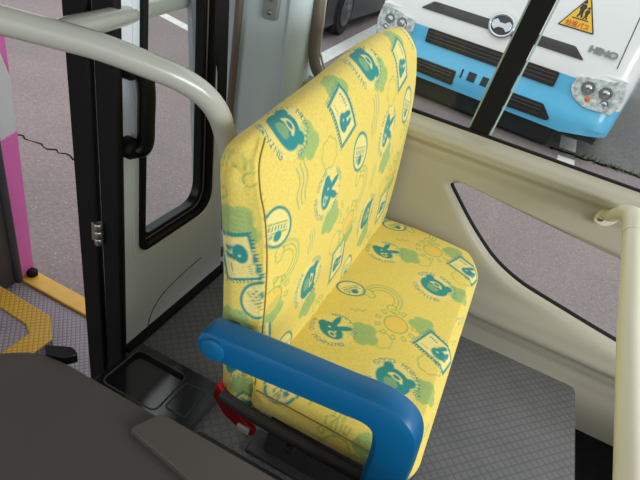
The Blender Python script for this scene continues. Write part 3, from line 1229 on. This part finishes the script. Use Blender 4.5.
# rounded rear end
e0 = len(vs)
steps = 5
for s in range(1, steps + 1):
    a = s / steps * PI / 2
    for k in range(9):
        x0, y0, z0 = vs[k]
        cz_ = .4865
        vs.append((-.306 - .024 * math.sin(a), y0, cz_ + (z0 - cz_) * (.35 + .65 * math.cos(a))))
prev = 0
for s in range(steps):
    cur = e0 + s * 9
    for k in range(9):
        l = (k + 1) % 9
        fs.append((prev + k, cur + k, cur + l, prev + l))
    prev = cur
fs.append(tuple(prev + k for k in range(9)))
am.add(vs, fs)
arm = hang(am.build('armrest', 'blue', angle=28), seat)
tag(arm, 'glossy blue plastic armrest bent down at its front end')
cpn = MB()
cpn.lathe([(.023, 0), (.023, .004), (.019, .006)], 24, Matrix.Translation((-.297, .5285, .487)) @ Matrix.Rotation(PI / 2, 4, 'X'))
o = cpn.build('pivot_cap', 'blue_cap')
o.parent = arm
pv = MB()
pv.lathe([(.016, 0), (.016, .04)], 16, Matrix.Translation((-.295, .618, .487)) @ Matrix.Rotation(PI / 2, 4, 'X'))
hang(pv.build('armrest_pivot', 'seat_frame'), seat)
# metal frame and pedestal
fm = MB()
fm.tube(smooth_path([(-.30, .588, .30), (-.245, .586, .292), (-.12, .586, .289), (.03, .588, .287), (.075, .60, .286), (.098, .64, .284), (.10, .9, .284), (.10, 1.3, .284)], 6), .013, 12)
fm.tube([(-.27, .62, .28), (-.27, 1.39, .28)], .013, 10)
hang(fm.build('seat_frame', 'seat_frame'), seat)
pd = MB()
pd.box((-.22, .70, .012), (.02, .73, .29))
pd.box((-.26, .68, 0.0005), (.06, .75, .014))
hang(pd.build('leg', 'seat_frame', bevel=.004), seat)
pd = MB()
pd.box((-.22, 1.24, .012), (.02, 1.27, .29))
pd.box((-.26, 1.22, 0.0005), (.06, 1.29, .014))
hang(pd.build('leg', 'seat_frame', bevel=.004), seat)
ap = MB()
ap.box((-.26, .64, .255), (.07, 1.38, .292))
hang(ap.build('seat_pan', 'seat_frame', bevel=.006), seat)
rd = MB()
rd.prism(round_poly([(-.312, .330), (-.287, .300), (-.245, .262), (-.215, .245), (-.21, .228), (-.235, .224), (-.285, .245), (-.318, .285)], .008, 3), .585, .598, 'y')
lv = hang(rd.build('recline_lever', 'red', bevel=.003), seat)
tag(lv, 'red plastic lever under the backrest')
wc = MB()
wc.box((-.250, .578, .232), (-.222, .5855, .248))
o = wc.build('lever_label', 'white', bevel=.002)
o.parent = lv
fk = MB()
fk.lathe([(.011, 0), (.011, .012), (.006, .016)], 8, Matrix.Translation((-.13, .586, .262)) @ Matrix.Rotation(PI / 2, 4, 'X'))
hang(fk.build('frame_bolt', 'seat_frame'), seat)
for o in ('pivot_cap', 'lever_label'):
    ob = bpy.data.objects[o]
    ob.matrix_parent_inverse = Matrix.Identity(4)

# ------------------------------------------------------------------ rails
hr = thing('handrail', (-.45, .55, 0), 'grey painted guard rail behind the bench seat with a branching crossbar', 'handrail')
rl = MB()
path = smooth_path([(-.80, .36, .968), (-0.693, 0.437, 0.951), (-0.595, 0.512, 0.935), (-0.547, 0.551, 0.925), (-0.498, 0.596, 0.906), (-0.467, 0.626, 0.891), (-0.442, 0.656, 0.867),
                    (-0.427, 0.679, 0.835), (-0.418, 0.693, 0.795), (-.404, .700, .74), (-.378, .70, .62), (-.356, .70, .48), (-.336, .70, .34)], 8)
rl.tube(path, .0195, 20)
hang(rl.build('rail', 'rail'), hr)
rl = MB()
rl.tube([(-.597, .515, .932), (-.689, .715, .908), (-.781, .945, .888), (-.86, 1.33, .885)], .0185, 20)
hang(rl.build('crossbar', 'rail'), hr)
for z, x in ((.42, -.345), (.60, -.373)):
    rl = MB()
    rl.box((x - .024, .672, z - .018), (x + .012, .728, z + .018))
    hang(rl.build('clamp', 'plate', bevel=.004), hr)

gr = thing('grab_rail', (.36, 1.3, .6), 'cream grab rail fixed to the side wall at the right', 'grab rail')
rl = MB()
rl.tube([(.366, 1.25, .672), (.357, .9, .621), (.355, .5, .566), (.355, .1, .51)], .0215, 24)
hang(rl.build('rail', 'cream_rail'), gr)
rl = MB()
rl.tube(smooth_path([(.366, 1.235, .670), (.367, 1.29, .680), (.365, 1.34, .676), (.358, 1.39, .652), (.350, 1.42, .626), (.345, 1.452, .612)], 5),
        [.0235] * 10 + [.021] * 5 + [.018] * 5 + [.017] * 6, 20)
hang(rl.build('elbow', 'cream_rail'), gr)
rl = MB()
rl.prism(round_poly([(.318, .585), (.352, .578), (.375, .60), (.372, .64), (.35, .645), (.322, .618)], .012, 4), 1.438, 1.455, 'y')
hang(rl.build('wall_bracket', 'cream_rail', bevel=.003), gr)
rl = MB()
rl.lathe([(.009, 0), (.009, .004), (.005, .007)], 12, Matrix.Translation((.334, 1.440, .600)) @ Matrix.Rotation(PI / 2, 4, 'X'))
hang(rl.build('screw', 'steel'), gr)

# ------------------------------------------------------------------ engine cover in the foreground
ec = thing('engine_cover', (-.2, .2, 0), 'large dark grey grained engine cover beside the driver, nearest the camera', 'engine cover')
outline = [(.6, .408), (-.50, .402), (-.545, .395), (-.572, .38), (-.60, .355), (-.70, .27), (-.80, .15), (-.82, -.2), (.6, -.2)]
o2 = round_poly(outline, [.001, .03, .02, .02, .03, .05, .05, .05, .001], 5)
c_ = MB()
c_.prism([(x, y) for x, y in o2], 0.002, .435)
hang(c_.build('cover_body', 'cover_plain', bevel=.006), ec)
c_ = MB()
ins = [(-.1 + (x + .1) * .985, .1 + (y - .1) * .975) for x, y in o2]
c_.prism(ins, .435, .449)
hang(c_.build('cover_top', 'cover', bevel=.008, bsegs=3), ec)
c_ = MB()
c_.prism(round_poly([(-.322, .352), (-.30, .398), (.6, .402), (.6, .318), (-.14, .325)], [.006, .012, .01, .01, .01], 4), .447, .460)
hang(c_.build('step_plate', 'cover_plain', bevel=.005, bsegs=3), ec)
c_ = MB()
c_.prism(round_poly([(-.545, .400), (-.528, .388), (-.498, .398), (-.486, .416), (-.505, .422)], .006, 3), .436, .456)
hang(c_.build('latch', 'gloss_black', bevel=.004), ec)

# ------------------------------------------------------------------ black tray on the floor
tr = thing('floor_tray', (-.55, .74, 0), 'glossy black plastic tray on the floor at the foot of the door', 'tray')
b = MB()
ou = round_poly([(-.694, .62), (-.40, .62), (-.40, .80), (-.682, .80)], .012, 5)
i1 = round_poly([(-.676, .64), (-.505, .64), (-.505, .775), (-.670, .775)], .02, 5)
b.prism(ou, 0.001, .008)
hang(b.build('base', 'tray', bevel=.002), tr)
b = MB()
b.ring_prism(ou, i1, .008, .022, 'z') if len(ou) == len(i1) else None
hang(b.build('rim', 'tray', bevel=.003), tr)
b = MB()
b.tube([(x, y, .022) for x, y in i1], .0022, 8, closed=True)
hang(b.build('rim_bead', 'seat_frame'), tr)
b = MB()
p_o = round_poly([(-.492, .665), (-.432, .665), (-.432, .755), (-.492, .755)], .008, 4)
b.tube([(x, y, .023) for x, y in p_o], .0025, 8, closed=True)
hang(b.build('pocket', 'seat_frame'), tr)

# ------------------------------------------------------------------ white and blue bus parked opposite
bus = thing('bus', (-.425, 5.45, -.6), 'white bus with a light blue bumper parked outside the window', 'bus', rotz=math.radians(-10.1))


def front_y(v):
    if v < .9:
        return -.05 * max(0, 1 - abs(v - .52) / .2)
    return (v - .9) * .16


us = [-1.32, -1.318, -1.30, -1.27, -1.22, -1.15, -.92, -.4, 0, .4, .92, 1.15, 1.22, 1.27, 1.30, 1.318, 1.32]
off = [.6, .10, .05, .022, .006, 0, 0, 0, 0, 0, 0, 0, .006, .022, .05, .10, .6]
us = [-1.32] + us + [1.32]
off = [4.5] + off + [4.5]
vrow = [.385, .40, .44, .50, .56, .62, .71, .74, .80, .88, .9, .98, 1.05, 1.3, 1.7, 2.1, 2.5]


def bus_grid(rows, test):
    mb = MB()
    vs, fs = [], []
    n = len(us)
    for v in rows:
        for u, o in zip(us, off):
            vv = v
            if v < .5:
                vv = v + max(0, abs(u) - .95) * .2
            vs.append((u, front_y(v) + o + .10 * max(0, abs(u) - .9), vv))
    for r in range(len(rows) - 1):
        for i in range(n - 1):
            um, vm = (us[i] + us[i + 1]) / 2, (rows[r] + rows[r + 1]) / 2
            if test(um, vm):
                fs.append((r * n + i, r * n + i + 1, (r + 1) * n + i + 1, (r + 1) * n + i))
    mb.add(vs, fs)
    return mb


def clean(o):
    bm = bmesh.new()
    bm.from_mesh(o.data)
    bmesh.ops.delete(bm, geom=[v for v in bm.verts if not v.link_faces], context='VERTS')
    bm.to_mesh(o.data)
    bm.free()
    return o


isblue = lambda u, v: v < .88 and (abs(u) < .92 or v < .71)
clean(bus_grid(vrow, lambda u, v: not isblue(u, v)).build('body', 'bus_white', bus, angle=30))
clean(bus_grid(vrow, isblue).build('bumper', 'bus_blue', bus, angle=30))
q = MB()
q.box((-1.25, .06, .36), (1.25, 4.4, .42))
q.build('underbody', 'tyre', bus)
q = MB()
q.box((-1.2, .10, .17), (.86, .5, .40))  # black box put in as the dark shade beneath the bumper
q.build('bumper_shade', 'tyre', bus, bevel=.03)
for ux in (-1, 1):
    q = MB()
    q.lathe([(.20, 0), (.36, .02), (.38, .05), (.38, .20), (.36, .24), (.2, .25)], 28, Matrix.Translation((ux * 1.02 - .125, 2.4, .53)) @ Matrix.Rotation(PI / 2, 4, 'Y'))
    q.build('wheel', 'tyre', bus)


def patch(name, poly, m, depth=.012, sink=.01, parent=bus, bevel=.003):
    mb = MB()
    n = len(poly)
    vs = [(u, front_y(v) - depth + .10 * max(0, abs(u) - .9), v) for u, v in poly] + [(u, front_y(v) + sink + .10 * max(0, abs(u) - .9), v) for u, v in poly]
    fs = [tuple(range(n)), tuple(range(2 * n - 1, n - 1, -1))] + [(i, (i + 1) % n, n + (i + 1) % n, n + i) for i in range(n)]
    mb.add(vs, fs)
    return mb.build(name, m, parent, bevel=bevel)


# dark strip across the bonnet
patch('bonnet_strip', round_poly([(-.84, 1.035), (.84, 1.035), (.72, 1.125), (-.72, 1.125)], .02, 3), 'garnish', .012)
patch('bonnet_edge', [(-1.27, .965), (1.27, .965), (1.27, .985), (-1.27, .985)], 'bus_white', .022)
# grilles
gq = patch('upper_grille', round_poly([(-.68, .742), (.70, .742), (.70, .882), (-.68, .882)], .02, 3), 'grille', .015, .06)
for v in (.775, .81, .845):
    patch('grille_bar', [(-.66, v), (.68, v), (.68, v + .012), (-.66, v + .012)], 'garnish', .024, .0, gq, .002)
for s in (-1, 1):
    pg = round_poly([(s * .235, .58), (s * .69, .58), (s * .80, .47), (s * .78, .445), (s * .235, .43)], .02, 3)
    if s < 0:
        pg = pg[::-1]
    lg = patch('lower_grille', pg, 'grille', .02, .05)
    for v in (.475, .52, .55):
        b_ = [(s * .26, v), (s * .68, v), (s * .68, v + .008), (s * .26, v + .008)]
        patch('grille_bar', b_ if s > 0 else b_[::-1], 'garnish', .027, 0, lg, .001)
for u, w in ((-.176, .018), (-.066, .085), (.075, .07)):
    patch('bumper_slot', [(u - w / 2, .535), (u + w / 2, .535), (u + w / 2, .62), (u - w / 2, .62)], 'grille', .008, .04, bus, .002)
# emblem: a ring round a waisted bar shape
MX = Matrix.Translation((.022, front_y(1.105) - .030, 1.105)) @ Matrix.Rotation(math.atan(.16), 4, 'X').inverted()
em = MB()
ringp = [(MX @ Vector((.118 * math.cos(a), 0, .098 * math.sin(a)))) for a in [2 * PI * k / 40 for k in range(40)]]
em.tube(ringp, .017, 10, closed=True)
emb = em.build('emblem', 'chrome', bus)
em = MB()
em.lathe([(.112, 0), (.112, .012)], 36, MX @ Matrix.Translation((0, .018, 0)) @ Matrix.Rotation(PI / 2, 4, 'X') @ Matrix.Diagonal((1, .86, 1, 1)))
em.build('emblem_disc', 'garnish', emb)
em = MB()
hp = [(-.098, -.024), (-.06, -.05), (-.025, -.022), (.025, -.022), (.06, -.05), (.098, -.024), (.098, .024), (.06, .05), (.025, .022), (-.025, .022), (-.06, .05), (-.098, .024)]
vs = [tuple(MX @ Vector((a, d, b))) for d in (-.014, .012) for a, b in hp]
n = len(hp)
em.add(vs, [tuple(range(n)), tuple(range(2 * n - 1, n - 1, -1))] + [(i, (i + 1) % n, n + (i + 1) % n, n + i) for i in range(n)])
em.build('emblem_bar', 'chrome', emb, bevel=.004)
# headlights
for s in (-1, 1):
    hl = [(s * .855, .91), (s * 1.27, .965), (s * 1.30, .80), (s * 1.27, .675), (s * 1.02, .665), (s * .89, .725), (s * .84, .80)]
    hl = round_poly(hl if s > 0 else hl[::-1], .03, 4)
    h = patch('headlight', hl, 'lamp', .022, .05, bus, .006)
    for (u, v, r) in ((.985, .835, .062), (1.14, .835, .06), (1.17, .745, .04)):
        m_ = MB()
        m_.lathe([(r, 0), (r * .96, .008), (r * .6, .004), (r * .34, .010), (r * .2, .02)], 20, Matrix.Translation((s * u, front_y(v) - .022 + .10 * max(0, u - .9), v)) @ Matrix.Rotation(PI / 2, 4, 'X'))
        m_.build('reflector', 'chrome', h)
    m_ = MB()
    m_.lathe([(.026, 0), (.024, .012), (.01, .018)], 16, Matrix.Translation((s * 1.02, front_y(.745) - .02 + .012, .745)) @ Matrix.Rotation(PI / 2, 4, 'X'))
    m_.build('turn_signal', 'orange', h)
    c2 = [(a, b + .0) for a, b in hl]
    patch('lens', [(1.0 * a, b) for a, b in c2], 'glass', .05, -.044, h, 0)
# panel seam, name letters, safety sign
patch('panel_seam', [(1.118, 1.05), (1.126, 1.05), (1.088, 1.52), (1.080, 1.52)], 'grille', .003, .0, bus, 0)
tilt = Matrix.Rotation(PI / 2 - math.atan(.16), 4, 'X')
text_mesh('lettering', 'HINO', .073, 'letter', Matrix.Translation((.835, front_y(1.12) - .006, 1.118)) @ tilt @ Matrix.Diagonal((1.32, 1, 1, 1)), bus, .006, .0042)
sg = [(.484, 1.25), (.814, 1.25), (.649, 1.537)]


def sign_patch(name, poly, m, d, parent):
    mb = MB()
    n = len(poly)
    vs = [(u, front_y(v) - d, v) for u, v in poly] + [(u, front_y(v) - d + .006, v) for u, v in poly]
    mb.add(vs, [tuple(range(n)), tuple(range(2 * n - 1, n - 1, -1))] + [(i, (i + 1) % n, n + (i + 1) % n, n + i) for i in range(n)])
    return mb.build(name, m, parent, smooth=False)


cxs, czs = .649, 1.345
shr = lambda p, k: [(cxs + (a - cxs) * k, czs + (b - czs) * k) for a, b in p]
sgn = sign_patch('safety_sign', round_poly(sg, .014, 4), 'sign_k', .006, bus)
tag(sgn, 'yellow triangular sign with two walking figures')
sign_patch('sign_face', round_poly(shr(sg, .89), .008, 4), 'sign_y', .009, sgn)


def blob(cx_, cz_, r, n=14):
    return [(cx_ + r * math.cos(2 * PI * k / n), cz_ + r * math.sin(2 * PI * k / n)) for k in range(n)]


def fig(x, z, k):
    sign_patch('pictogram', blob(x, z + .098 * k, .017 * k), 'sign_k', .012, sgn)
    sign_patch('pictogram', [(x - .020 * k, z + .078 * k), (x - .032 * k, z + .035 * k), (x - .02 * k, z + .03 * k), (x - .016 * k, z - .005 * k), (x - .028 * k, z - .04 * k),
                             (x - .012 * k, z - .04 * k), (x + .002 * k, z - .008 * k), (x + .014 * k, z - .04 * k), (x + .03 * k, z - .035 * k), (x + .018 * k, z + .01 * k),
                             (x + .022 * k, z + .04 * k), (x + .034 * k, z + .05 * k), (x + .020 * k, z + .078 * k)], 'sign_k', .012, sgn)


fig(.632, 1.385, .92)
fig(.682, 1.37, .66)
sign_patch('pictogram', [(.575, 1.333), (.722, 1.333), (.722, 1.341), (.575, 1.341)], 'sign_k', .012, sgn)
text_mesh('sign_text', '幼児バス', .054, 'sign_o', Matrix.Translation((.649, front_y(1.27) - .0125, 1.272)) @ tilt @ Matrix.Diagonal((1.0, 1, 1, 1)), sgn, .002, .0012, 'CENTER')

# ------------------------------------------------------------------ dark vehicle behind, left
car = thing('car', (-3.60, 8.65, GZ), 'dark vehicle parked behind the white bus, its wheel showing', 'car', rotz=math.radians(92))
b = MB()
prof = round_poly([(-2.1, .14), (2.1, .14), (2.15, .8), (1.9, 1.0), (1.2, 1.1), (.7, 1.75), (-2.05, 1.8), (-2.15, 1.0)], [.1, .1, .15, .1, .2, .2, .2, .2], 5)
b.prism(prof, -.85, .85, 'y')
b.build('body', 'car', car, bevel=.05)
for x in (-1.35, 1.35):
    for y in (-.88, .66):
        b = MB()
        b.lathe([(.16, .02), (.22, .0), (.31, .0), (.335, .03), (.335, .19), (.31, .22), (.16, .22)], 28, Matrix.Translation((x, y, .335)) @ Matrix.Rotation(-PI / 2, 4, 'X'))
        w_ = b.build('wheel', 'tyre', car)
        yy_ = y - .005 if y < 0 else y + .205
        b = MB()
        b.lathe([(.21, 0), (.20, .012), (.07, .016), (.05, .028)], 24, Matrix.Translation((x, yy_, .335)) @ Matrix.Rotation(PI / 2 if y < 0 else -PI / 2, 4, 'X'))
        for k in range(6):
            a = k * PI / 3
            b.lathe([(.022, 0), (.022, .006)], 8, Matrix.Translation((x + .13 * math.cos(a), yy_ - .016 if y < 0 else yy_ + .016, .335 + .13 * math.sin(a))) @ Matrix.Rotation(PI / 2 if y < 0 else -PI / 2, 4, 'X'))
        b.build('hubcap', 'wheel', w_)
